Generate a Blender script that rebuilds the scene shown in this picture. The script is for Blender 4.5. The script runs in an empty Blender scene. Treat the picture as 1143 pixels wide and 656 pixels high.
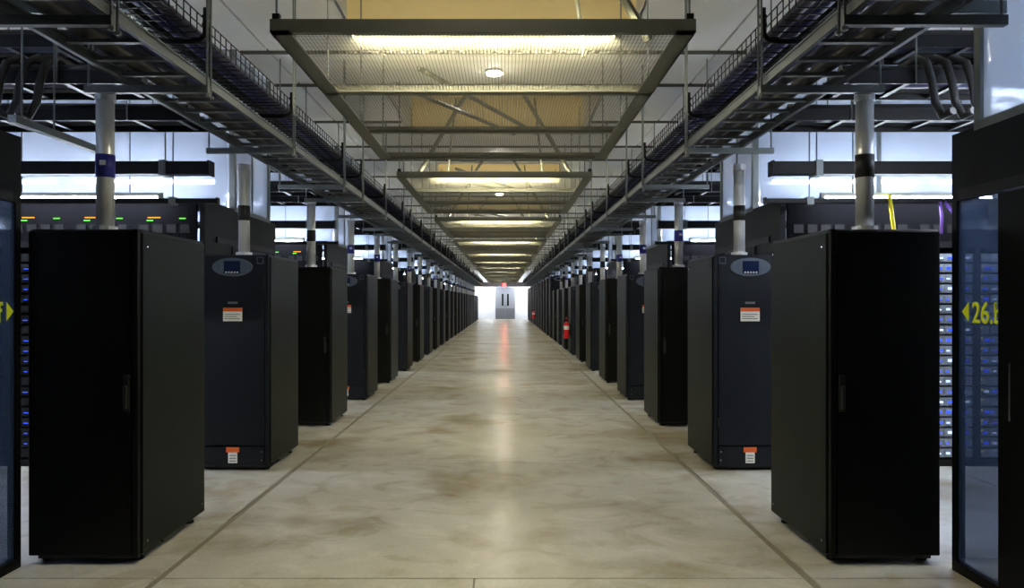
import bpy, bmesh, math, random
from mathutils import Vector, Matrix
random.seed(7)
SC = bpy.context.scene
COL = SC.collection

# ------------------------------------------------------------------ camera
# photograph 1143 x 656, focal length about 900 px, eye 1.57 m above the floor
CAMX, EYE, FPX = 0.12, 1.57, 900.0
cd = bpy.data.cameras.new('camera'); cam = bpy.data.objects.new('camera', cd); COL.objects.link(cam)
cam.location = (CAMX, 0, EYE); cam.rotation_euler = (math.pi/2, 0, 0)
cd.sensor_width = 36; cd.lens = 36*FPX/1143.0
cd.shift_x = 8.5/1143; cd.shift_y = 8.0/1143
cd.clip_start = 0.05; cd.clip_end = 300
SC.camera = cam

# ------------------------------------------------------------------ world, exposure
w = bpy.data.worlds.new('world'); SC.world = w; w.use_nodes = True
w.node_tree.nodes['Background'].inputs[0].default_value = (0.5, 0.55, 0.65, 1)
w.node_tree.nodes['Background'].inputs[1].default_value = 0.02
SC.view_settings.view_transform = 'Standard'
SC.view_settings.look = 'None'
SC.view_settings.gamma = 1.0
SC.view_settings.use_curve_mapping = False
SC.view_settings.exposure = 0.36
LAMP_WARM = 345.0     # linear lamps on the mesh screens
LAMP_DISC = 130.0     # round ceiling lights
LAMP_COOL = 105.0     # tubes above the server rows
LAMP_END_FILL = 125.0      # unseen lamps added to brighten the end wall

# ------------------------------------------------------------------ layout
P = 5.30                     # one hot aisle + one cold aisle
NPER = 13
CAB0, CABP, NCAB = 4.80, 2.65, 24
XCAB, CABW, CABD, CABH = 2.06, 0.66, 1.04, 2.0
XC = 2.74                    # end plane of the containment enclosures
CEIL = 4.26
YEND = 70.6
XW = 9.0

# ------------------------------------------------------------------ materials
def srgb(r, g, b):
    f = lambda c: (c/255/12.92) if c/255 <= 0.04045 else ((c/255+0.055)/1.055)**2.4
    return (f(r), f(g), f(b), 1)
MATS = {}
def mat(name, col, rough=0.5, metal=0.0, spec=0.5, var=0.12, scale=6.0, bump=0.0, bscale=60.0, emit=None, es=0.0, coat=0.0):
    m = bpy.data.materials.new(name); m.use_nodes = True
    nt = m.node_tree; b = nt.nodes['Principled BSDF']
    b.inputs['Roughness'].default_value = rough; b.inputs['Metallic'].default_value = metal
    b.inputs['Specular IOR Level'].default_value = spec
    b.inputs['Coat Weight'].default_value = coat
    if var > 0:
        g = nt.nodes.new('ShaderNodeNewGeometry')
        n = nt.nodes.new('ShaderNodeTexNoise'); n.inputs['Scale'].default_value = scale; n.inputs['Detail'].default_value = 4
        nt.links.new(g.outputs['Position'], n.inputs['Vector'])
        mx = nt.nodes.new('ShaderNodeMix'); mx.data_type = 'RGBA'
        mx.inputs[6].default_value = tuple(c*(1-var) for c in col[:3])+(1,)
        mx.inputs[7].default_value = tuple(min(1, c*(1+var)) for c in col[:3])+(1,)
        nt.links.new(n.outputs['Fac'], mx.inputs[0]); nt.links.new(mx.outputs[2], b.inputs['Base Color'])
        if bump > 0:
            n2 = nt.nodes.new('ShaderNodeTexNoise'); n2.inputs['Scale'].default_value = bscale
            nt.links.new(g.outputs['Position'], n2.inputs['Vector'])
            bp = nt.nodes.new('ShaderNodeBump'); bp.inputs['Strength'].default_value = bump; bp.inputs['Distance'].default_value = 0.01
            nt.links.new(n2.outputs['Fac'], bp.inputs['Height']); nt.links.new(bp.outputs['Normal'], b.inputs['Normal'])
    else:
        b.inputs['Base Color'].default_value = col
    if emit:
        b.inputs['Emission Color'].default_value = emit; b.inputs['Emission Strength'].default_value = es
    MATS[name] = m; return m
def emitter(name, col, s):
    m = bpy.data.materials.new(name); m.use_nodes = True; nt = m.node_tree
    nt.nodes.remove(nt.nodes['Principled BSDF'])
    e = nt.nodes.new('ShaderNodeEmission'); e.inputs[0].default_value = col; e.inputs[1].default_value = s
    nt.links.new(e.outputs[0], nt.nodes['Material Output'].inputs[0]); MATS[name] = m; return m
def sheet(name, col, clear, gloss, rough, bump=0.0):
    m = bpy.data.materials.new(name); m.use_nodes = True; nt = m.node_tree
    nt.nodes.remove(nt.nodes['Principled BSDF'])
    t = nt.nodes.new('ShaderNodeBsdfTransparent'); t.inputs[0].default_value = tuple(0.5+0.5*c for c in col[:3])+(1,)
    d = nt.nodes.new('ShaderNodeBsdfDiffuse'); d.inputs[0].default_value = col
    tr = nt.nodes.new('ShaderNodeBsdfTranslucent'); tr.inputs[0].default_value = col
    g = nt.nodes.new('ShaderNodeBsdfGlossy'); g.inputs[0].default_value = (0.9, 0.93, 1, 1); g.inputs[1].default_value = rough
    m1 = nt.nodes.new('ShaderNodeMixShader'); m1.inputs[0].default_value = 0.5
    nt.links.new(d.outputs[0], m1.inputs[1]); nt.links.new(tr.outputs[0], m1.inputs[2])
    m2 = nt.nodes.new('ShaderNodeMixShader'); m2.inputs[0].default_value = clear
    nt.links.new(m1.outputs[0], m2.inputs[1]); nt.links.new(t.outputs[0], m2.inputs[2])
    m3 = nt.nodes.new('ShaderNodeMixShader'); m3.inputs[0].default_value = gloss
    nt.links.new(m2.outputs[0], m3.inputs[1]); nt.links.new(g.outputs[0], m3.inputs[2])
    if bump:
        geo = nt.nodes.new('ShaderNodeNewGeometry'); n = nt.nodes.new('ShaderNodeTexNoise'); n.inputs['Scale'].default_value = 2.5
        nt.links.new(geo.outputs['Position'], n.inputs['Vector'])
        bp = nt.nodes.new('ShaderNodeBump'); bp.inputs['Strength'].default_value = bump; bp.inputs['Distance'].default_value = 0.1
        nt.links.new(n.outputs['Fac'], bp.inputs['Height']); nt.links.new(bp.outputs[0], g.inputs['Normal'])
    nt.links.new(m3.outputs[0], nt.nodes['Material Output'].inputs[0]); MATS[name] = m; return m

def concrete():
    m = bpy.data.materials.new('concrete'); m.use_nodes = True; nt = m.node_tree; b = nt.nodes['Principled BSDF']
    L = nt.links.new
    g = nt.nodes.new('ShaderNodeNewGeometry')
    def noise(s, det=6, dist=0.0):
        n = nt.nodes.new('ShaderNodeTexNoise'); n.inputs['Scale'].default_value = s; n.inputs['Detail'].default_value = det
        n.inputs['Distortion'].default_value = dist; L(g.outputs['Position'], n.inputs['Vector']); return n
    def ramp(n, stops):
        r = nt.nodes.new('ShaderNodeValToRGB'); e = r.color_ramp.elements
        while len(e) < len(stops): e.new(0.5)
        for i, (p_, c) in enumerate(stops): e[i].position = p_; e[i].color = c
        L(n.outputs['Fac'], r.inputs[0]); return r
    n1 = noise(0.55, 8, 0.6)
    r1 = ramp(n1, [(0.28, (0.60, 0.57, 0.47, 1)), (0.47, (0.77, 0.75, 0.65, 1)), (0.68, (0.87, 0.86, 0.80, 1))])
    n2 = noise(0.8, 7, 0.15)
    r2 = ramp(n2, [(0.32, (0.58, 0.52, 0.42, 1)), (0.46, (0.93, 0.93, 0.93, 1)), (0.66, (0.94, 0.94, 0.94, 1)), (0.80, (1, 1, 1, 1))])
    n5 = noise(2.4, 10, 1.2)
    r5 = ramp(n5, [(0.36, (0.77, 0.745, 0.68, 1)), (0.47, (0.90, 0.90, 0.90, 1)), (0.56, (0.90, 0.90, 0.90, 1)), (0.66, (1, 1, 1, 1))])
    n3 = noise(38, 4)
    r3 = ramp(n3, [(0.3, (0.90, 0.90, 0.90, 1)), (0.7, (1, 1, 1, 1))])
    a = nt.nodes.new('ShaderNodeMix'); a.data_type = 'RGBA'; a.blend_type = 'MULTIPLY'; a.inputs[0].default_value = 1
    L(r1.outputs[0], a.inputs[6]); L(r2.outputs[0], a.inputs[7])
    c = nt.nodes.new('ShaderNodeMix'); c.data_type = 'RGBA'; c.blend_type = 'MULTIPLY'; c.inputs[0].default_value = 1
    L(a.outputs[2], c.inputs[6]); L(r3.outputs[0], c.inputs[7])
    e = nt.nodes.new('ShaderNodeMix'); e.data_type = 'RGBA'; e.blend_type = 'MULTIPLY'; e.inputs[0].default_value = 1
    L(c.outputs[2], e.inputs[6]); L(r5.outputs[0], e.inputs[7])
    L(e.outputs[2], b.inputs['Base Color'])
    rr = ramp(n2, [(0.3, (0.255,)*3+(1,)), (0.7, (0.20,)*3+(1,))]); L(rr.outputs[0], b.inputs['Roughness'])
    b.inputs['Specular IOR Level'].default_value = 0.5
    bp = nt.nodes.new('ShaderNodeBump'); bp.inputs['Strength'].default_value = 0.04; bp.inputs['Distance'].default_value = 0.01
    n4 = noise(5, 4); L(n4.outputs['Fac'], bp.inputs['Height']); L(bp.outputs[0], b.inputs['Normal'])
    MATS['concrete'] = m
concrete()
mat('joint', srgb(128, 124, 106), 0.9)
mat('matteblack', srgb(7, 7, 10), 0.7, spec=0.03)
mat('latchgrey', srgb(40, 42, 44), 0.4, var=0.05)
mat('ceilpanel', srgb(228, 227, 222), 0.6, var=0.05, scale=1.5)
mat('ceildark', srgb(60, 60, 58), 0.8)
mat('tan', srgb(214, 194, 146), 0.8, var=0.06)
mat('shaftgrey', srgb(196, 196, 192), 0.7, var=0.05)
mat('wallwhite', srgb(225, 230, 240), 0.7, var=0.04)
mat('walldark', srgb(70, 74, 80), 0.8)
mat('doorgrey', srgb(128, 132, 142), 0.5, var=0.05)
mat('doorlow', srgb(92, 96, 104), 0.5, var=0.05)
mat('darkglass', srgb(18, 20, 26), 0.1, var=0)
mat('cabblack', srgb(9, 10, 9), 0.42, spec=0.22, var=0.15, scale=3, bump=0.05, bscale=300)
mat('cabside', srgb(15, 21, 15), 0.45, spec=0.10, var=0.10, scale=3, bump=0.05, bscale=300)
mat('cabblue', srgb(12, 16, 24), 0.40, spec=0.25, var=0.12, scale=3, bump=0.05, bscale=300)
mat('blackplastic', srgb(14, 14, 15), 0.35, var=0.1)
mat('rubber', srgb(20, 20, 20), 0.8, var=0.1)
mat('chrome', srgb(200, 202, 205), 0.25, metal=1.0, var=0.05)
mat('conduit', srgb(215, 218, 222), 0.28, metal=0.35, var=0.08, scale=10)
mat('strut', srgb(108, 114, 114), 0.45, metal=0.5, var=0.12, scale=8)
mat('screenframe', srgb(112, 112, 98), 0.5, metal=0.35, var=0.08)
mat('wiremesh', srgb(112, 110, 96), 0.5, metal=0.2, var=0.0)
mat('blackmetal', srgb(13, 13, 15), 0.45, spec=0.2, var=0.12)
mat('darkpanel', srgb(10, 11, 13), 0.45, spec=0.10, var=0.12, scale=2)
mat('bandblue', srgb(28, 32, 130), 0.5, var=0.08)
mat('bandblack', srgb(16, 16, 17), 0.5, var=0.08)
mat('bandwhite', srgb(225, 225, 225), 0.5, var=0)
mat('cableblue', srgb(24, 40, 108), 0.5, var=0.2, scale=9)
mat('cablenavy', srgb(24, 28, 60), 0.5, var=0.2, scale=9)
mat('cableblack', srgb(18, 18, 20), 0.5, var=0.2, scale=9)
mat('yellow', srgb(235, 215, 30), 0.5, var=0.05)
mat('purple', srgb(130, 90, 190), 0.5, var=0.1)
mat('labelwhite', srgb(228, 226, 220), 0.6, var=0.03)
mat('orange', srgb(222, 96, 30), 0.6, var=0.04)
mat('labelgrey', srgb(120, 120, 120), 0.7, var=0)
mat('bezel', srgb(78, 88, 102), 0.35, metal=0.3, var=0.05)
mat('lcd', srgb(22, 34, 70), 0.15, var=0)
mat('red', srgb(205, 20, 22), 0.3, var=0.05)
mat('signyellow', srgb(232, 246, 40), 0.5, var=0)
mat('serversilver', srgb(150, 158, 172), 0.35, metal=0.5, var=0.15, scale=20)
mat('serverdark', srgb(22, 24, 28), 0.45, metal=0.3, var=0.15, scale=20)
mat('lamphousing', srgb(190, 190, 184), 0.5, var=0.05)
emitter('tubewarm', (1.0, 0.91, 0.62, 1), LAMP_WARM)
emitter('disclight', (1.0, 0.95, 0.80, 1), LAMP_DISC)
emitter('tubecool', (0.80, 0.88, 1.0, 1), LAMP_COOL)
emitter('tubeend', (0.90, 0.94, 1.0, 1), LAMP_END_FILL)
emitter('ledblue', (0.03, 0.08, 1.0, 1), 1.6)
emitter('ledyellow', (1.0, 0.75, 0.10, 1), 2.0)
emitter('ledwhite', (0.55, 0.70, 1.0, 1), 1.3)
emitter('ledgreen', (0.15, 1.0, 0.05, 1), 1.6)
emitter('ledorange', (1.0, 0.30, 0.03, 1), 1.6)
emitter('exitred', (1.0, 0.012, 0.012, 1), 30.0)
sheet('polycarb', (0.62, 0.68, 0.78, 1), 0.34, 0.14, 0.12, 0.25)
sheet('doorglass', (0.10, 0.16, 0.30, 1), 0.72, 0.10, 0.05)

# ------------------------------------------------------------------ mesh helpers
class MB:
    def __init__(s): s.v = []; s.f = []; s.m = []
    def box(s, x0, x1, y0, y1, z0, z1, mi=0):
        if x0 > x1: x0, x1 = x1, x0
        b = len(s.v)
        s.v += [(x0,y0,z0),(x1,y0,z0),(x1,y1,z0),(x0,y1,z0),(x0,y0,z1),(x1,y0,z1),(x1,y1,z1),(x0,y1,z1)]
        for q in ((0,3,2,1),(4,5,6,7),(0,1,5,4),(1,2,6,5),(2,3,7,6),(3,0,4,7)): s.f.append(tuple(b+i for i in q)); s.m.append(mi)
        return s
    def tube(s, pts, r, n=8, mi=0, cap=True):
        pts = [Vector(p) for p in pts]; b = len(s.v); N = len(pts)
        up = None
        for i, p in enumerate(pts):
            t = (pts[min(i+1, N-1)]-pts[max(i-1, 0)]).normalized()
            if up is None:
                up = Vector((0, 0, 1)) if abs(t.z) < 0.9 else Vector((1, 0, 0))
            a = t.cross(up).normalized(); c = a.cross(t).normalized(); up = c
            rr = r[i] if isinstance(r, (list, tuple)) else r
            for k in range(n):
                an = 2*math.pi*k/n; q = p+a*(rr*math.cos(an))+c*(rr*math.sin(an)); s.v.append(tuple(q))
        for i in range(N-1):
            for k in range(n):
                k2 = (k+1) % n
                s.f.append((b+i*n+k, b+i*n+k2, b+(i+1)*n+k2, b+(i+1)*n+k)); s.m.append(mi)
        if cap:
            s.f.append(tuple(b+k for k in range(n))[::-1]); s.m.append(mi)
            s.f.append(tuple(b+(N-1)*n+k for k in range(n))); s.m.append(mi)
        return s
    def poly(s, pts, axis, d0, d1, mi=0):
        # extrude a 2-D outline; axis 'y': pts are (x,z), axis 'x': pts are (y,z)
        b = len(s.v); n = len(pts)
        for d in (d0, d1):
            for (u, v) in pts: s.v.append((u, d, v) if axis == 'y' else (d, u, v))
        s.f.append(tuple(b+i for i in range(n))); s.m.append(mi)
        s.f.append(tuple(b+n+i for i in range(n))[::-1]); s.m.append(mi)
        for i in range(n):
            j = (i+1) % n; s.f.append((b+i, b+n+i, b+n+j, b+j)); s.m.append(mi)
        return s
    def mesh(s, name, mats, bevel=0, smooth=False):
        me = bpy.data.meshes.new(name); me.from_pydata(s.v, [], s.f)
        for mm in ([mats] if isinstance(mats, str) else mats): me.materials.append(MATS[mm])
        me.polygons.foreach_set('material_index', s.m)
        bm = bmesh.new(); bm.from_mesh(me)
        bmesh.ops.recalc_face_normals(bm, faces=bm.faces)
        if bevel: bmesh.ops.bevel(bm, geom=list(bm.edges), offset=bevel, segments=1, affect='EDGES', clamp_overlap=True)
        if smooth:
            for f in bm.faces: f.smooth = len(f.verts) == 4
        bm.to_mesh(me); bm.free(); return me
    def obj(s, name, mats, parent=None, bevel=0, smooth=False, loc=(0, 0, 0)):
        return link(name, s.mesh(name, mats, bevel, smooth), parent, loc)
def link(name, me, parent=None, loc=(0, 0, 0)):
    o = bpy.data.objects.new(name, me); COL.objects.link(o); o.location = loc
    if parent: o.parent = parent
    return o
def box(*a): return MB().box(*a)
def tag(o, label, cat, group=None, kind=None):
    if label: o['label'] = label
    if cat: o['category'] = cat
    if group: o['group'] = group
    if kind: o['kind'] = kind
    return o
def thing(name, label, cat, loc=(0, 0, 0), group=None):
    return tag(link(name, None, None, loc), label, cat, group)
KIDS = {}
def copy_tree(o, parent=None):
    c = o.copy(); COL.objects.link(c)
    if parent: c.parent = parent
    for ch in o.children: copy_tree(ch, c)
    return c
ORD = ['nearest', 'second', 'third', 'fourth', 'fifth', 'sixth', 'seventh', 'eighth', 'ninth', 'tenth', 'eleventh', 'twelfth',
       'thirteenth', 'fourteenth', 'fifteenth', 'sixteenth', 'seventeenth', 'eighteenth', 'nineteenth', 'twentieth']
TENS = {2: 'twenty', 3: 'thirty', 4: 'forty', 5: 'fifty'}
def nth(k):
    if k < 20: return ORD[k]
    t, u = divmod(k+1, 10)
    if u == 0: return {2: 'twentieth', 3: 'thirtieth', 4: 'fortieth', 5: 'fiftieth'}[t]
    return TENS[t]+'-'+(['first']+ORD[1:])[u-1]
SIDE = {1: 'right', -1: 'left'}

# ------------------------------------------------------------------ floor
floor = tag(box(-XW, XW, -6, YEND, -0.10, -0.012).obj('floor', 'joint'), 'polished concrete floor of slabs with sawn joints', None, kind='structure')
YJ = [-6, -2.03, 1.27, 4.57]
while YJ[-1]+3.3 < YEND: YJ.append(YJ[-1]+3.3)
YJ.append(YEND)
slabs = {}
for i in range(len(YJ)-1):
    cols = [(-XW, -4.3), (-4.3, -1.84), (-1.84, 1.84), (1.84, 4.3), (4.3, XW)]
    if YJ[i+1] < 4.6: cols = [(-XW, -4.3), (-4.3, -1.84), (-1.84, -0.05), (-0.05, 1.84), (1.84, 4.3), (4.3, XW)]
    for (a, b) in cols:
        ga = 0.026 if abs(abs(a)-1.84) < .01 else 0.005
        gb = 0.026 if abs(abs(b)-1.84) < .01 else 0.005
        box(a+ga, b-gb, YJ[i]+0.005, YJ[i+1]-0.005, -0.012, 0).obj('slab', 'concrete', floor)

# ------------------------------------------------------------------ ceiling with air shafts
SH0, SH1, SHX = 5.2, 7.7, 1.38
cb = MB()
cb.box(-XW, -SHX-.03, -6, YEND, CEIL+.03, CEIL+.08).box(SHX+.03, XW, -6, YEND, CEIL+.03, CEIL+.08)
y = -6
for k in range(-1, 13):
    cb.box(-SHX-.03, SHX+.03, y, SH0+P*k-.03, CEIL+.03, CEIL+.08); y = SH1+P*k+.03
cb.box(-SHX-.03, SHX+.03, y, YEND, CEIL+.03, CEIL+.08)
ceiling = tag(cb.obj('ceiling', 'ceildark'), 'pale panelled ceiling with square air shafts', None, kind='structure')
XS = [-7.9, -6.1, -4.26, -2.42, -SHX]
for k in range(-1, 13):
    s = [3.38+P*k, 4.70+P*k, 6.75+P*k, 8.68+P*k]
    for i in range(3):
        for j in range(4):
            for sg in (1, -1):
                a, b = sorted((sg*XS[j], sg*XS[j+1]))
                box(a+.012, b-.012, s[i]+.02, s[i+1]-.02, CEIL, CEIL+.03).obj('ceiling_panel', 'ceilpanel', ceiling)
    for (a, b) in ((3.38, 4.70), (4.70, SH0), (SH1, 8.68)):
        box(-SHX+.002, SHX-.002, a+P*k+.02, b+P*k-.02, CEIL, CEIL+.03).obj('ceiling_panel', 'ceilpanel', ceiling)
    for q in range(3):
        segs = [(-2.72, 2.72)] if q < 2 else [(-2.72, -SHX-.04), (SHX+.04, 2.72)]
        for (a, b) in segs: box(a, b, s[q]-.018, s[q]+.018, CEIL-.03, CEIL+.03).obj('ceiling_bar', 'ceildark', ceiling)
    a, b, h = SH0+P*k, SH1+P*k, 6.0
    box(-SHX, SHX, b, b+.03, CEIL, h).obj('shaft_wall', 'tan', ceiling)
    box(-SHX, SHX, a-.03, a, CEIL, h).obj('shaft_wall', 'tan', ceiling)
    for sg in (1, -1):
        box(sg*SHX, sg*(SHX+.03), a-.03, b+.03, CEIL, h).obj('shaft_wall', 'shaftgrey', ceiling)
    box(-SHX-.03, SHX+.03, a-.03, b+.03, h, h+.05).obj('shaft_lid', 'tan', ceiling)

# ------------------------------------------------------------------ walls, end door
tag(box(-XW-.1, -XW, -6, YEND, 0, CEIL+.1).obj('wall_left', 'walldark'), 'dark side wall behind the left server rows', None, kind='structure')
tag(box(XW, XW+.1, -6, YEND, 0, CEIL+.1).obj('wall_right', 'walldark'), 'dark side wall behind the right server rows', None, kind='structure')
tag(box(-XW, XW, -6.1, -6, 0, CEIL+.1).obj('wall_front', 'walldark'), 'dark wall behind the viewer', None, kind='structure')
wb = box(-XW, XW, YEND, YEND+.1, 0, CEIL+.1).obj('wall_back', 'wallwhite')
tag(wb, 'bright white wall closing the far end of the aisle', None, kind='structure')
for sg in (1, -1):
    x0 = 1.06 if sg > 0 else -0.66
    for j in range(2): box(x0+sg*(.06+j*1.1), x0+sg*(1.14+j*1.1), YEND-.02, YEND, .02, 2.72).obj('wall_panel', 'wallwhite', wb)
tag(box(-4, 4, YEND-2.2, YEND-2.0, 2.80, 3.20).obj('trim_1', 'doorgrey'), 'grey beam hung across the aisle before the end wall', None, kind='structure')
dr = link('door_1', None, None, (0.2, YEND, 0)); tag(dr, 'grey double door with narrow dark panes in the end wall', None, kind='structure')
box(-.86, .86, -.05, 0, 0, 2.80).obj('door_frame', 'doorgrey', dr)
for sg in (1, -1):
    lf = box(sg*.01, sg*.80, -.08, -.05, 0.01, 2.74).obj('door_leaf', 'doorgrey', dr)
    box(sg*.01, sg*.80, -.09, -.08, 0.01, 0.95).obj('kick_plate', 'doorlow', lf)
    box(sg*.16, sg*.30, -.09, -.08, 1.17, 2.2).obj('pane', 'darkglass', lf)
    MB().tube([(sg*.06, -.12, 1.0), (sg*.06, -.12, 1.3)], .015).obj('door_handle', 'chrome', lf)
ex = thing('exit_sign', 'small glowing red exit light above the end door', 'exit sign', (0.12, 67.4, 2.80))
box(-.13, .13, -.03, .03, 0, .26).obj('sign_face', 'exitred', ex)
box(-.15, .15, .03, .06, -.02, .32).obj('housing', 'blackmetal', ex)
MB().tube([(0, .045, .32), (0, .045, CEIL-2.80)], .012).obj('hanger_rod', 'strut', ex)
for i, sx in enumerate((-1.6, 1.8)):  # added fill lamps, kept out of sight behind the beam, brighten the end wall
    t = thing('ceiling_lamp', ['cool white lamp lighting the end wall left of the door', 'cool white lamp lighting the end wall right of the door'][i], 'lamp', (sx, YEND-1.2, 3.05), 'lamps at the end wall')
    box(-.8, .8, -.1, .1, .05, .12).obj('housing', 'lamphousing', t)
    box(-.78, .78, -.08, .08, 0, .05).obj('diffuser', 'tubeend', t)
    for sg in (1, -1): MB().tube([(sg*.6, 0, .12), (sg*.6, 0, CEIL-3.05)], .008).obj('hanger_rod', 'strut', t)

# ------------------------------------------------------------------ cabinets
def cab_common(t, s, H, front, n_screw=True):
    box(0, s*CABW, .03, CABD, .05, H).obj('body', front, t, bevel=.006)
    box(s*-.012, 0, .035, CABD-.01, .055, H-.02).obj('side_panel', 'cabside', t, bevel=.004)
    for fx in (.06, CABW-.06):
        for fy in (.12, CABD-.12):
            MB().tube([(s*fx, fy, 0), (s*fx, fy, .015)], .035, 10).tube([(s*fx, fy, .015), (s*fx, fy, .08)], .014, 8).obj('foot', 'rubber', t)
    box(s*.03, s*(CABW-.03), .06, .09, .02, .07).obj('skirt', 'blackplastic', t)
    box(s*.02, s*.05, .40, .75, .02, .07).obj('skirt', 'blackplastic', t)
    if n_screw:
        for (a, b) in ((.09, .12), (.09, H-.10), (CABD-.07, .12), (CABD-.07, H-.10)):
            MB().tube([(s*-.017, a, b), (s*-.010, a, b)], .009, 8).obj('screw', 'chrome', t)
def make_A(s, H, screws=True):
    t = link('equipment_cabinet', None)
    cab_common(t, s, H, 'cabblack', screws)
    box(0, s*.035, -.005, .03, .045, H).obj('corner_post', 'cabblack', t, bevel=.004)
    d = box(s*.042, s*(CABW-.006), 0, .03, .055, H-.012).obj('door', 'cabblack', t, bevel=.004)
    box(s*.05, s*.085, -.012, 0, .91, 1.13).obj('latch_plate', 'rubber', d, bevel=.003)
    box(s*.056, s*.079, -.034, -.012, .93, 1.07).obj('latch_handle', 'latchgrey', d, bevel=.005)
    MB().tube([(s*.0675, -.012, 1.10), (s*.0675, -.018, 1.10)], .009, 10).obj('lock', 'chrome', d)
    return t
def ellipse(cx, cz, a, b, n=28): return [(cx+a*math.cos(2*math.pi*i/n), cz+b*math.sin(2*math.pi*i/n)) for i in range(n)]
def make_B(s, H, screws=True):
    t = link('power_cabinet', None); W = CABW; c = s*W/2
    cab_common(t, s, H, 'cabblue', screws)
    box(0, s*.03, -.002, .03, .045, H).obj('corner_post', 'cabblue', t, bevel=.004)
    d = box(s*.038, s*(W-.006), 0, .03, .235, H-.012).obj('door', 'cabblue', t, bevel=.005)
    box(s*.038, s*(W-.006), 0, .03, .05, .225).obj('lower_panel', 'cabblue', t, bevel=.005)
    dp = MB().poly(ellipse(c, H-.115, .185, .085), 'y', -.018, 0).obj('display_bezel', 'bezel', t, smooth=False)
    box(c-.075, c+.075, -.024, -.018, H-.175, H-.06).obj('screen', 'lcd', dp)
    for e in (-1, 1):
        MB().poly(ellipse(c+e*.122, H-.115, .032, .045, 14), 'y', -.023, -.018).obj('button_pad', 'bezel', dp)
    for i in range(5): box(c-.06+i*.026, c-.045+i*.026, -.027, -.024, H-.170, H-.158).obj('key', 'labelwhite', dp)
    bz = s*.075
    bd = MB().box(bz-.032, bz+.032, -.004, 0, H-.085, H-.021).obj('badge', 'bezel', t)
    box(bz-.024, bz+.024, -.007, -.004, H-.077, H-.029).obj('badge_mark', 'cabblue', bd)
    lb = box(c-.088, c+.088, -.004, 0, 1.385, 1.51).obj('warning_label', 'labelwhite', t); lb['label'] = 'white and orange warning label'
    box(c-.088, c+.088, -.006, -.004, 1.475, 1.51).obj('label_band', 'orange', lb)
    for i in range(3): box(c-.075, c+.07-.03*(i % 2), -.0055, -.004, 1.405+i*.02, 1.412+i*.02).obj('print_line', 'labelgrey', lb)
    box(c-.045, c+.045, -.004, 0, 1.545, 1.565).obj('name_strip', 'labelgrey', t)
    l2 = box(c-.042, c+.042, -.004, 0, .075, .175).obj('rating_label', 'labelwhite', t); l2['label'] = 'small white rating label with orange top'
    l3 = box(c-.06, c+.06, -.006, 0, .175, .222).obj('rating_label', 'orange', t); l3['label'] = 'small orange rating label'
    for i in range(3): box(c-.03, c+.03, -.0055, -.004, .09+i*.026, .098+i*.026).obj('print_line', 'labelgrey', l2)
    for z in (.40, H-.30): MB().tube([(s*.034, -.008, z), (s*.034, -.008, z+.09)], .010, 8).obj('hinge', 'blackplastic', t)
    for z in (.10, .18): MB().tube([(s*.06, -.006, z), (s*.06, 0, z)], .008, 8).obj('screw', 'chrome', t)
    return t
def make_pipe(s, band):
    # base at the cabinet top, pipe rises to the support bar
    t = link('conduit_pipe', None)
    h = .86
    MB().tube([(0, 0, 0), (0, 0, h)], .053, 18).obj('pipe', 'conduit', t, smooth=True)
    MB().tube([(0, 0, 0), (0, 0, .03)], .075, 18).obj('flange', 'conduit', t)
    b = MB().tube([(0, 0, .33), (0, 0, .47)], .0565, 18).obj('label_band', band, t, smooth=True)
    if band == 'bandblue':
        box(-.008, .03, -.0585, -.054, .40, .43).obj('print', 'bandwhite', b)
    MB().tube([(0, 0, h-.06), (0, 0, h)], .060, 18).obj('coupling', 'conduit', t)
    return t
protos = {}
RIGHT_BANDS = {0: 'bandblack', 1: 'bandblack'}
def proto(key, fn):
    if key not in protos: protos[key] = fn(); return protos[key], True
    return copy_tree(protos[key]), False
KNOB = {}
for s in (1, -1):
    for k in range(NCAB):
        y = CAB0+CABP*k; B = k % 2 == 1
        tall = s > 0 and k >= 11
        H = 2.62 if tall else CABH
        if B: t, _ = proto(('B', s, H), lambda: make_B(s, H))
        else: t, _ = proto(('A', s, H), lambda: make_A(s, H))
        t.location = (s*XCAB, y, 0)
        row = 'row on the '+SIDE[s]+' of the aisle'
        if B: tag(t, '%s%s cabinet along the %s, blue-black power cabinet with oval display' % ('tall ' if tall else '', nth(k), 'right of the aisle' if s > 0 else 'left of the aisle'), 'cabinet', 'power cabinets along the aisle')
        else: tag(t, '%s%s cabinet along the %s, plain black door with latch' % ('tall ' if tall else '', nth(k), 'right of the aisle' if s > 0 else 'left of the aisle'), 'cabinet', 'latched cabinets along the aisle')
        if tall: continue
        band = 'bandblue' if (k in (2, 3, 4) and s > 0) or (k in (0, 3, 4, 6) and s < 0) or (k > 6 and k % 3 == 0) else 'bandblack'
        p, _ = proto(('P', band), lambda: make_pipe(s, band))
        p.location = (s*(XCAB+.28), y+.17, H)
        tag(p, 'silver conduit with %s band on the %s cabinet at %s' % ('blue' if band == 'bandblue' else 'black', nth(k), SIDE[s]), 'conduit', 'conduit pipes on the cabinets')

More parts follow.
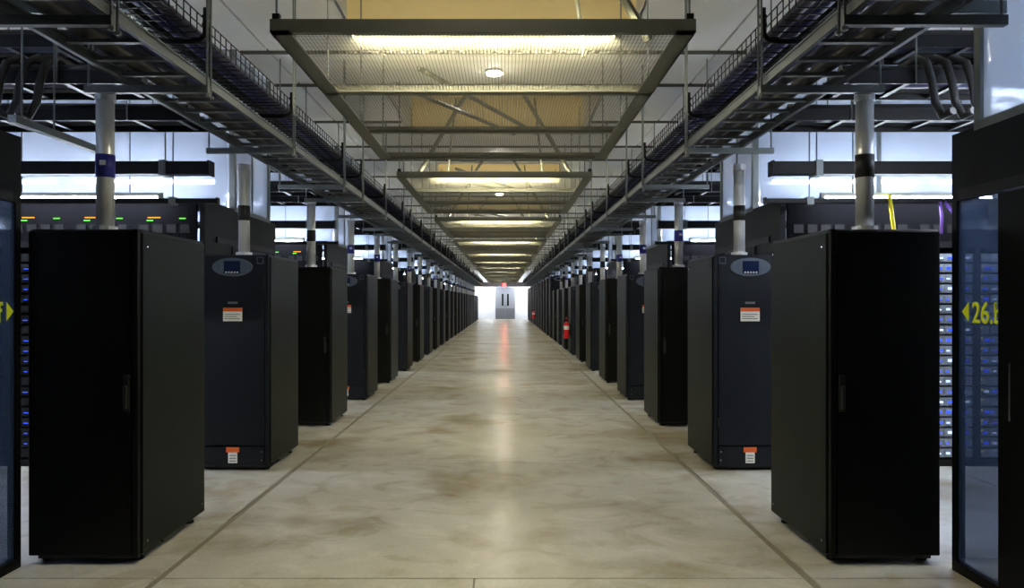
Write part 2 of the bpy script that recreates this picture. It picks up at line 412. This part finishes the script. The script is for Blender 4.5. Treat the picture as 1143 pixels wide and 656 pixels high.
# ------------------------------------------------------------------ cable ladders, baskets, supports along the aisle
LX0, LX1, LZ = 1.68, 2.12, 2.86
BX0, BX1, BZ = 1.71, 2.04, 3.17
YA, YB = -1.0, 69.5
def rung_mesh(): return box(0, LX1-LX0-.04, -.02, .02, 0, .02).mesh('rung', 'strut')
RUNG = rung_mesh()
for s in (1, -1):
    t = thing('cable_ladder', 'long grey cable ladder hung above the %s row of cabinets' % SIDE[s], 'cable ladder', (s*LX0, 0, LZ), 'cable ladders')
    W = LX1-LX0
    for xr in (0, W):
        MB().box(s*xr-.004, s*xr+.004, YA, YB, 0, .065).box(s*xr-.012, s*xr+.012, YA, YB, 0, .008).box(s*xr-.012, s*xr+.012, YA, YB, .057, .065).obj('rail', 'strut', t)
    far = MB(); y = 2.0
    while y < YB:
        if y < 32:
            link('rung', RUNG, t, (.02 if s > 0 else -.02-(W-.04), y, .02))
        else: far.box(s*.02, s*(W-.02), y-.02, y+.02, .02, .04)
        y += .30
    fo = far.obj('far_rungs', 'strut', t); fo['kind'] = 'stuff'
    # mesh basket
    t = thing('wire_basket', 'wire basket tray above the %s cable ladder' % SIDE[s], 'cable tray', (s*BX0, 0, BZ), 'wire baskets')
    W = BX1-BX0; m = MB(); r = .003
    for xx, zz in [(0, .12), (0, .06), (0, 0), (W*.33, 0), (W*.66, 0), (W, 0), (W, .06), (W, .12)]:
        m.box(s*xx-r, s*xx+r, YA, YB, zz-r, zz+r)
    m.obj('long_wires', 'blackmetal', t)
    m = MB(); y = 2.0
    while y < YB:
        m.box(s*(-r), s*(W+r), y-r, y+r, -r, r); m.box(-r, r, y-r, y+r, 0, .12); m.box(s*W-r, s*W+r, y-r, y+r, 0, .12); y += .10 if y < 30 else .4
    o = m.obj('cross_wires', 'blackmetal', t); o['kind'] = 'stuff'
def bundle(x0, z0, r, matn, label, seed, wob=.03, y0=YA, y1=YB, name='cable_bundle', group=None):
    rnd = random.Random(seed); pts = []; y = y0; ph = rnd.random()*6
    while y < y1:
        pts.append((x0+wob*math.sin(y*.7+ph)+rnd.uniform(-.2, .2)*wob, y, z0+abs(math.sin(y*1.1+ph))*wob*.35)); y += .55 if y < 25 else 1.5
    return tag(MB().tube(pts, r, 7).obj(name, matn, smooth=True), label, 'cable', group)
for s in (1, -1):
    sd = SIDE[s]
    spec = [(.09, .0, .034, 'cableblue', 'blue cable bundle lying along the inner edge of the %s cable ladder'),
            (.20, .0, .042, 'cablenavy', 'navy cable bundle lying along the middle of the %s cable ladder'),
            (.33, .0, .045, 'cableblack', 'thick black cable bundle along the outer edge of the %s cable ladder')]
    for i, (dx, dz, r, mm, lb) in enumerate(spec):
        bundle(s*(LX0+dx), LZ+.045+r, r, mm, lb % sd, i*7+s, .012, group='cables on the ladders')
    for i, (dx, r, mm, lb) in enumerate([(.07, .035, 'cablenavy', 'navy cable bundle in the %s wire basket, aisle side'), (.17, .045, 'cableblue', 'blue cable bundle in the middle of the %s wire basket'), (.27, .04, 'cableblack', 'black cable bundle in the %s wire basket, outer side')]):
        bundle(s*(BX0+dx), BZ+.008+r, r, mm, lb % sd, i*5+s+40, .006, group='cables in the wire baskets')

def make_support(s):
    t = link('tray_support', None); xo = XCAB+.28-LX0
    m = MB().box(s*-.03, s*(xo+.05), -.02, .02, -.045, 0); m.box(s*-.03, s*(xo+.05), -.021, -.02, -.03, -.015)
    m.obj('cross_bar', 'strut', t)
    for x, yy in ((-.02, 0), (-.02, .06)):
        MB().tube([(s*x, yy, -.07), (s*x, yy, CEIL-LZ)], .007, 8).obj('hanger_rod', 'strut', t)
        MB().tube([(s*x, yy, -.065), (s*x, yy, -.05)], .018, 6).obj('nut', 'strut', t)
    MB().tube([(s*(xo+.03), 0, 0), (s*(xo+.03), 0, CEIL-LZ)], .007, 8).obj('hanger_rod', 'strut', t)
    zz = BZ-LZ-.035
    pts = [(s*.40, .03, zz), (s*.10, .03, zz), (s*.03, .03, zz+.012), (s*.005, .03, zz+.04), (0, .03, zz+.09), (0, .03, zz+.20)]
    MB().tube(pts, .017, 8).obj('hook_arm', 'blackmetal', t, smooth=True)
    for dz in (.10, .15): MB().tube([(s*-.02, .03, zz+dz), (s*.02, .03, zz+dz)], .012, 6).obj('nut', 'blackmetal', t)
    return t
supY = []
for k in range(-1, 13):
    for d in (0, 1.97, 4.12):
        yy = 4.83+P*k+d
        if 2.0 < yy < 68: supY.append(yy)
for s in (1, -1):
    for i, yy in enumerate(supY):
        t, _ = proto(('S', s), lambda: make_support(s))
        t.location = (s*LX0, yy, LZ)
        tag(t, '%s hanging tray support along the %s ladder, grey bar with black hook' % (nth(i), SIDE[s]), 'tray support', 'hanging tray supports')

# ------------------------------------------------------------------ hanging mesh screens over the aisle
SW, SL, SZ = 1.19, 4.05, 3.07
def wires(w0, w1, l0, l1, p=.022, r=.0021):
    m = MB(); x = w0+p
    while x < w1: m.box(x-r, x+r, l0, l1, -r*.3, r*.3); x += p
    y = l0+p
    while y < l1: m.box(w0, w1, y-r, y+r, -r*.3, r*.3); y += p
    return m.mesh('mesh_panel', 'wiremesh')
BAY = SL/3
WIRE = wires(-SW+.06, SW-.06, .05, BAY-.05)
def make_screen(first=False):
    t = link('mesh_screen', None)
    for s in (1, -1):
        MB().box(s*(SW-.012), s*SW, 0, SL, 0, .075).box(s*(SW-.11), s*SW, 0, SL, 0, .012).obj('side_rail', 'screenframe', t)
    for y0, y1 in ((0, .05), (SL-.05, SL)):
        MB().box(-SW+.012, SW-.012, y0, y1, 0, .012).box(-SW+.012, SW-.012, (y0 if y0 == 0 else y1-.012), (y0+.012 if y0 == 0 else y1), .012, .075).obj('end_rail', 'screenframe', t)
    for i in (1, 2):
        MB().box(-SW+.012, SW-.012, BAY*i-.03, BAY*i+.03, 0, .012).box(-SW+.012, SW-.012, BAY*i-.006, BAY*i+.006, .012, .06).obj('cross_rail', 'screenframe', t)
    for i in range(3): link('mesh_panel', WIRE, t, (0, BAY*i, .016))
    for s in (1, -1):
        for y in (.03, SL-.03, BAY, 2*BAY):
            MB().tube([(s*(SW-.03), y, .06), (s*(SW-.03), y, CEIL-SZ)], .0065, 8).obj('hanger_rod', 'strut', t)
            box(s*(SW-.05), s*(SW-.01), y-.02, y+.02, .06, .11).obj('hanger_clip', 'blackmetal', t)
    for (a, b) in (((-.62, 2.5, .52), (.50, 5.2, .52)), ((-.90, 3.0, .52), (.24, 5.25, .52))):
        MB().tube([a, b], .022, 6).obj('brace', 'screenframe', t)
    for s in (1, -1):
        if first and s < 0: continue
        MB().tube([(s*.98, .30, .05), (s*.64, .30, .62), (s*.30, .30, CEIL-SZ)], .028, 6).obj('brace', 'screenframe', t)
        MB().tube([(s*.62, .55, .03), (s*.52, .9, CEIL-SZ)], .015, 6).obj('brace', 'screenframe', t)
    return t
for k in range(0, 12):
    if k == 0: t = make_screen(True)
    else: t, _ = proto('screen', make_screen)
    t.location = (0, 4.50+P*k, SZ)
    tag(t, '%s hanging wire mesh screen over the aisle in grey frame' % nth(k), 'mesh screen', 'mesh screens over the aisle')
def make_lin():
    t = link('linear_lamp', None)
    MB().box(-.78, .78, -.045, -.035, .0, .075).box(-.78, .78, -.035, .045, .068, .075).obj('reflector', 'lamphousing', t)  # unseen shield added to hide the tube and dim the ceiling above it
    MB().tube([(-.75, 0, .038), (.75, 0, .038)], .018, 10).obj('tube', 'tubewarm', t)
    for s in (1, -1): box(s*.75, s*.78, -.035, .025, .0, .06).obj('end_cap', 'lamphousing', t)
    return t
def make_disc():
    t = link('ceiling_light', None)
    MB().tube([(0, 0, .02), (0, 0, .05)], .105, 20).obj('rim', 'lamphousing', t)
    MB().tube([(0, 0, 0), (0, 0, .02)], .085, 20).obj('lens', 'disclight', t)
    return t
for k in range(0, 12):
    t, _ = proto('lin', make_lin); t.location = (0.0, 4.62+P*k, SZ+.018)
    tag(t, 'warm linear lamp on the near edge of the %s mesh screen' % nth(k), 'lamp', 'linear lamps on the mesh screens')
for k in range(-1, 12):
    t, _ = proto('disc', make_disc); t.location = (0.0, 9.40+P*k, CEIL-.05)
    tag(t, 'round white ceiling light above the aisle, %s along the ceiling' % nth(k+1), 'ceiling light', 'round ceiling lights')

# ------------------------------------------------------------------ containment enclosures beside the aisle
CB0, CB1 = 2.35, 4.72        # lower body, y range of the first one
CH0, CH1 = 3.20, 4.50        # upper translucent part
HD0, HD1 = 2.15, 2.52
XO = 6.6                     # outer end of what is built
def make_end(s):
    # local origin: end plane on the floor, y = 0 at the near side
    t = link('containment_door_unit', None); D = CB1-CB0
    for y in (0, D-.05): box(0, s*.05, y, y+.05, 0, HD1).obj('corner_post', 'darkpanel', t)
    box(0, s*.04, .05, D-.05, HD0, HD1).obj('header_panel', 'darkpanel', t)
    gl = D-.46
    box(s*.012, s*.03, gl, D-.05, .06, HD0).obj('glass_pane', 'doorglass', t)
    box(0, s*.04, gl, D-.05, 0, .06).obj('sill', 'darkpanel', t)
    d = box(s*-.014, s*.0, .75, gl, .02, HD0-.01).obj('sliding_door', 'darkpanel', t, bevel=.004)
    MB().tube([(s*-.014, gl-.10, .95), (s*-.014, gl-.10, 1.25)], .005).obj('door_handle', 'chrome', d)
    box(s*.005, s*.035, .05, .78, 0, HD0).obj('end_panel', 'darkpanel', t)
    box(s*-.014, s*.0, .3, D-.1, HD0, HD0+.06).obj('door_track', 'blackmetal', t)
    return t
def make_chim(s):
    # translucent upper walls from the rack roofs to the ceiling
    t = link('containment_chimney', None); D = CB1-CB0; a, b = CH0-CB0, CH1-CB0; L = XO-XC
    H2 = CEIL-HD1-.02
    box(s*.0, s*L, 0, a, 0, .02).obj('roof_panel', 'darkpanel', t)
    box(s*.0, s*L, b, D, 0, .02).obj('roof_panel', 'darkpanel', t)
    for y in (a, b-.06):
        MB().box(0, s*.06, y, y+.06, .02, H2).obj('upper_post', 'strut', t)
    box(0, s*.06, a, b, 0, .05).obj('upper_rail', 'strut', t)
    box(s*.02, s*.03, a+.06, (a+b)/2-.02, .05, H2).obj('upper_panel', 'polycarb', t)
    box(s*.01, s*.05, (a+b)/2-.02, (a+b)/2+.02, .05, H2).obj('mullion', 'strut', t)
    box(s*.02, s*.03, (a+b)/2+.02, b-.06, .05, H2).obj('upper_panel', 'polycarb', t)
    n = 3; wd = (L-.06)/n
    for y in (a, b-.01):
        for i in range(n):
            box(s*(.06+wd*i+.02), s*(.06+wd*(i+1)-.02), y+.0, y+.01, .02, H2).obj('upper_panel', 'polycarb', t)
            box(s*(.06+wd*(i+1)-.02), s*(.06+wd*(i+1)+.02), y-.015, y+.025, .02, H2).obj('mullion', 'strut', t)
    return t
YSH = {1: 0.0, -1: 0.05}
for s in (1, -1):
    for k in range(NPER):
        t, _ = proto(('C', s), lambda: make_end(s))
        t.location = (s*XC, CB0+P*k+YSH[s], 0)
        tag(t, '%s dark containment door unit on the %s with sliding door and glass pane' % (nth(k), SIDE[s]), 'door unit', 'containment door units')
        t, _ = proto(('CH', s), lambda: make_chim(s))
        t.location = (s*XC, CB0+P*k+YSH[s], HD1)
        tag(t, '%s translucent panel chimney on the %s, standing on the dark server row' % (nth(k), SIDE[s]), 'containment', 'containment chimneys')

# lamps: one inside each enclosure, one on the roof edge over the cold aisle
def make_tube(L, hz):
    t = link('tube_lamp', None)
    box(-L/2, L/2, -.02, .02, .05, .08).obj('housing', 'lamphousing', t)
    for q in (-.5, .5): MB().tube([(q, 0, .08), (q, 0, hz)], .006, 6).obj('hanger_rod', 'strut', t)
    MB().tube([(-L/2+.03, 0, .025), (L/2-.03, 0, .025)], .022, 10).obj('tube', 'tubecool', t)
    for q in (-1, 1): box(q*(L/2-.03), q*L/2, -.03, .03, 0, .05).obj('end_cap', 'lamphousing', t)
    return t
for s in (1, -1):
    for k in range(NPER):
        y = CB0+P*k
        n = 2 if k < 4 else 1
        for j in range(n):
            for q, (yy, zz, nm) in enumerate(((y+1.25, 2.86, 'inside'), (y-.20, 2.49, 'over the rack fronts of'))):
                if k == 0 and q == 1: continue
                t, _ = proto(('tube', q), lambda: make_tube(1.6, CEIL-zz))
                t.location = (s*(XC+.25+.85+1.75*j), yy, zz)
                tag(t, 'cool white tube lamp %s the %s enclosure at %s%s' % (nm, nth(k), SIDE[s], ', outer one' if j else ', aisle end' if n > 1 else ''), 'lamp', 'cool tube lamps at the server rows')

# ------------------------------------------------------------------ server racks
RW, RD = .60, .82
def make_server(silver, rnd):
    m = MB(); m.box(.03, RW-.03, 0, .5, 0, .082, 0)
    for i in range(6):
        m.box(.05+i*.083, .05+i*.083+.07, -.012, 0, .012, .07, 0)
    me = m.mesh('server', 'serversilver' if silver else 'serverdark'); return me
def led_mesh(silver, var=0):
    m = MB(); rnd = random.Random(var+31)
    for i in range(6):
        if rnd.random() < .25: continue
        x = .06+i*.083+rnd.uniform(0, .02); h = rnd.uniform(.010, .026) if silver else .007
        m.box(x, x+rnd.uniform(.02, .045), -.016, -.012, .03, .03+h, 2 if silver and rnd.random() < .35 else 0)
    m.box(.045, .055, -.018, -.012, .055, .065, 1)
    return m.mesh('led', ['ledblue', 'ledyellow', 'ledwhite'])
SRV = {b: (make_server(b, random), [led_mesh(b, v) for v in range(7)]) for b in (True, False)}
def make_rack(silver, full):
    t = link('server_rack', None); m = MB()
    for x in (0, RW-.03): m.box(x, x+.03, 0, RD, 0, 2.14)
    m.box(.03, RW-.03, 0, RD, 0, .06).box(.03, RW-.03, 0, RD, 2.08, 2.14).box(.03, RW-.03, RD-.02, RD, .06, 2.08)
    m.obj('frame', 'blackmetal', t)
    f = box(0, RW, .02, .06, 2.14, HD1).obj('top_filler', 'matteblack', t)
    if full:
        for i in range(20):
            o = link('server', SRV[silver][0], t, (0, .03, .08+i*.098))
            link('led_row', SRV[silver][1][(i*3) % 7], o)['kind'] = 'stuff'
        if not silver:
            box(.14, .26, .014, .02, 2.362, 2.372).obj('status_light', 'ledorange', f)
            box(.13, .19, .014, .02, 2.335, 2.343).obj('status_light', 'ledgreen', f)
            box(.44, .50, .014, .02, 2.355, 2.363).obj('status_light', 'ledgreen', f)
        for i in range(4): box(.06+i*.13, .15+i*.13, .012, .02, 2.22, 2.30).obj('switch_port', 'blackmetal', f)
    else:
        box(.03, RW-.03, .02, .05, .06, 2.08).obj('door', 'serverdark', t)
    return t
for s in (1, -1):
    for k in range(1, NPER):
        n = 6 if k == 1 else 4 if k == 2 else 2
        for j in range(n):
            t, _ = proto(('R', s > 0, k < 3), lambda: make_rack(s > 0, k < 3))
            x = XC+.08+j*RW
            t.location = (x if s > 0 else -x-RW, CB0+P*k+.02, 0)
            tag(t, 'server rack with %s in enclosure %s at %s, %s from the aisle' % ('blue lights' if k < 3 else 'dark door', nth(k), SIDE[s], nth(j)), 'server rack', 'server racks')

# ------------------------------------------------------------------ trays and busways across the cold aisles
def make_busway(w, h, L, hz):
    t = link('busway', None)
    box(0, L, -w/2, w/2, 0, h).obj('channel', 'blackmetal', t, bevel=.004)
    MB().box(-.015, 0, -w/2-.008, w/2+.008, -.008, h+.008).obj('end_cap', 'blackmetal', t)
    for x in (.4, 1.9, 3.4):
        box(x-.03, x+.03, -w/2-.012, w/2+.012, -.012, h+.012).obj('clamp', 'strut', t)
        MB().tube([(x, 0, h+.01), (x, 0, hz)], .006, 6).obj('hanger_rod', 'strut', t)
    return t
def make_xtray(L, hz):
    t = link('cross_tray', None)
    for y in (-.22, .22): box(0, L, y-.006, y+.006, 0, .09).obj('rail', 'blackmetal', t)
    for i in range(int(L/.35)): box(.1+i*.35, .14+i*.35, -.214, .214, .01, .03).obj('rung', 'blackmetal', t)
    for x in (.5, 3.4):
        for y in (-.235, .235): MB().tube([(x, y, 0), (x, y, hz)], .006, 6).obj('hanger_rod', 'strut', t)
    return t
for s in (1, -1):
    for k in range(1, NPER):
        y = CB0+P*k; sd = SIDE[s]
        for (kind, yy, zz, x0, lab) in (('bus', y-.42, 2.70, 2.52, 'upper black busway running outward'), ('thin', y-.30, 2.46, 2.50, 'thin lower black busway running outward')):
            key = kind
            t, _ = proto((kind,), lambda: make_busway(.13, .115, 4.0, CEIL-zz) if kind == 'bus' else make_busway(.05, .045, 4.0, CEIL-zz))
            t.location = (s*x0, yy, zz); t.rotation_euler = (0, 0, 0 if s > 0 else math.pi)
            tag(t, '%s in front of the %s enclosure at %s' % (lab, nth(k), sd), 'busway', 'busways over the cold aisles')
        for q, (yy, zz) in enumerate(((y-2.05, 3.02), (y-1.05, 3.00), (y-1.55, 3.42))):
            if k > 5 and q == 2: continue
            t, _ = proto(('xtray', q), lambda: make_xtray(4.2, CEIL-zz))
            t.location = (s*2.36, yy, zz); t.rotation_euler = (0, 0, 0 if s > 0 else math.pi)
            tag(t, '%s cross tray running outward before the %s enclosure at %s' % (['nearer', 'farther', 'topmost'][q], nth(k), sd), 'cable tray', 'cross trays over the cold aisles')
            if k > 4: continue
            rnd = random.Random(k*10+q)
            for j, (dy, r, mm, cw) in enumerate(((-.12, .06, 'cableblack', 'black'), (.03, .06, 'cablenavy', 'navy'), (.150, .04, 'cableblack', 'thin black'))):
                pts = [(s*(2.40+.35*i), yy+dy+rnd.uniform(-.015, .015), zz+.03+r+rnd.uniform(0, .012)) for i in range(12)]
                tag(MB().tube(pts, r, 7).obj('cable_bundle', mm, smooth=True), '%s cables on the %s cross tray before the %s enclosure at %s' % (cw, ['nearer', 'farther', 'topmost'][q], nth(k), sd), 'cable', 'cables on the cross trays')

# ------------------------------------------------------------------ lettering on the near glass panes
def text_mesh(body, size, rotz, loc, name, parent=None):
    cu = bpy.data.curves.new(name, 'FONT'); cu.body = body; cu.size = size; cu.extrude = .001; cu.offset = .0025
    o = bpy.data.objects.new(name+'_curve', cu); COL.objects.link(o)
    bpy.context.view_layer.update()
    me = bpy.data.meshes.new_from_object(o.evaluated_get(bpy.context.evaluated_depsgraph_get()))
    bpy.data.objects.remove(o); me.materials.clear(); me.materials.append(MATS['signyellow'])
    n = link(name, me, parent, loc); n.rotation_euler = (math.pi/2, 0, rotz); return n
t = thing('row_sign', 'yellow-green row lettering with left arrow on the right glass pane', 'sign', (XC-.0, 4.62, 1.45), 'row signs')
text_mesh('26.b', .165, -math.pi/2, (.008, -.085, 0), 'lettering', t)
MB().poly([(.01, .06), (-.055, .115), (-.055, .005)], 'x', .007, .009).obj('arrow', 'signyellow', t)
t = thing('row_sign', 'yellow-green letter with right arrow on the left glass pane', 'sign', (-XC, 4.69, 1.45), 'row signs')
text_mesh('f', .165, math.pi/2, (-.008, -.130, 0), 'lettering', t)
MB().poly([(.02, .06), (-.045, .115), (-.045, .005)], 'x', -.007, -.009).obj('arrow', 'signyellow', t)

# ------------------------------------------------------------------ fire extinguishers
def make_ext():
    t = link('fire_extinguisher', None); R = .085
    MB().tube([(0, 0, 0), (0, 0, .02), (0, 0, .42), (0, 0, .47), (0, 0, .50)], [R*.9, R, R, R*.7, R*.3], 20).obj('cylinder', 'red', t, smooth=True)
    MB().tube([(0, 0, .26), (0, 0, .37)], R+.002, 20, cap=False).obj('paper_label', 'labelwhite', t, smooth=True)
    MB().tube([(0, 0, .50), (0, 0, .56)], .022, 10).obj('valve', 'chrome', t)
    MB().box(-.015, .015, -.11, .04, .56, .575).box(-.015, .015, -.10, .03, .60, .615).box(-.012, .012, .0, .03, .56, .61).obj('lever', 'red', t)
    MB().tube([(0, -.02, .55), (-.07, -.06, .54), (-.115, -.06, .44), (-.105, -.05, .22), (-.10, -.04, .12)], .014, 8).obj('hose', 'rubber', t, smooth=True)
    box(.08, .112, -.03, .03, .10, .42).obj('bracket', 'blackmetal', t)
    return t
for i, (k, z) in enumerate(((7, .48), (17, .48))):
    t, _ = proto('ext', make_ext)
    t.location = (XCAB-.125, CAB0+CABP*k+.22, z)
    tag(t, ['nearer red fire extinguisher hung on a cabinet side at right', 'far red fire extinguisher hung near the end of right row'][i], 'fire extinguisher', 'fire extinguishers')

# ------------------------------------------------------------------ loose cables at the near right
tag(MB().tube([(3.61, 7.40, 2.527), (3.61, 7.31, 2.527), (3.62, 7.30, 2.42), (3.63, 7.29, 2.30), (3.65, 7.29, 2.16), (3.66, 7.29, 2.0)], .018, 8).obj('hanging_strap', 'yellow', smooth=True), 'yellow strap hanging behind the nearest right cabinet', 'strap')
for i, (dx, lb) in enumerate(((0, 'purple cable hanging straight by the right glass pane'), (.22, 'purple cable slanting outward by the right glass pane'))):
    tag(MB().tube([(4.07+dx*.2, 7.31, 2.47), (4.08+dx*.6, 7.30, 2.33), (4.07+dx, 7.29, 2.18)], .014, 8).obj('hanging_cable', 'purple', smooth=True), lb, 'cable', 'purple hanging cables')
for s in (1, -1):
    for i in range(3):
        x = 2.90+.13*i
        pts = [(s*x, 5.66, 3.205), (s*x, 5.45, 3.215), (s*x, 5.31, 3.14), (s*(x+.01), 5.26, 3.0), (s*(x+.02), 5.24, 2.86), (s*(x+.05), 5.20, 2.76), (s*(x+.07), 5.12, 2.78)]
        tag(MB().tube(pts, .026, 8).obj('looped_cable', 'cableblack', smooth=True), '%s arched black cable above the nearest cabinet at %s' % (['inner', 'middle', 'outer'][i], SIDE[s]), 'cable', 'arched black cables')
# near struts carrying the enclosures' outer trays
for s in (1, -1):
    t = thing('overhead_strut', 'horizontal grey strut high in front of the %s containment panels' % SIDE[s], 'strut', (s*2.02, 4.20, 3.06), 'near overhead struts')
    MB().box(0, s*.70, -.03, .03, 0, .015).box(0, s*.70, -.03, -.02, .015, .065).box(0, s*.70, .02, .03, .015, .065).obj('channel', 'strut', t)
    for x in (.05, .62): MB().tube([(s*x, 0, .0), (s*x, 0, CEIL-3.06)], .007, 8).obj('hanger_rod', 'strut', t)
t = thing('support_rail', 'grey rail running from the near left enclosure to the first conduit', 'rail', (-2.80, 4.78, 2.63))
box(-.025, .025, 0, 1.15, 0, .045).obj('channel', 'strut', t)
for y in (.1, .45): MB().tube([(0, y, .045), (0, y, CEIL-2.63)], .006, 8).obj('hanger_rod', 'strut', t)
t = make_tube(1.6, CEIL-2.82); t.location = (3.05+.8, 4.92, 2.82)
tag(t, 'white tube lamp seen through the near right translucent panel', 'lamp', 'cool tube lamps at the server rows')
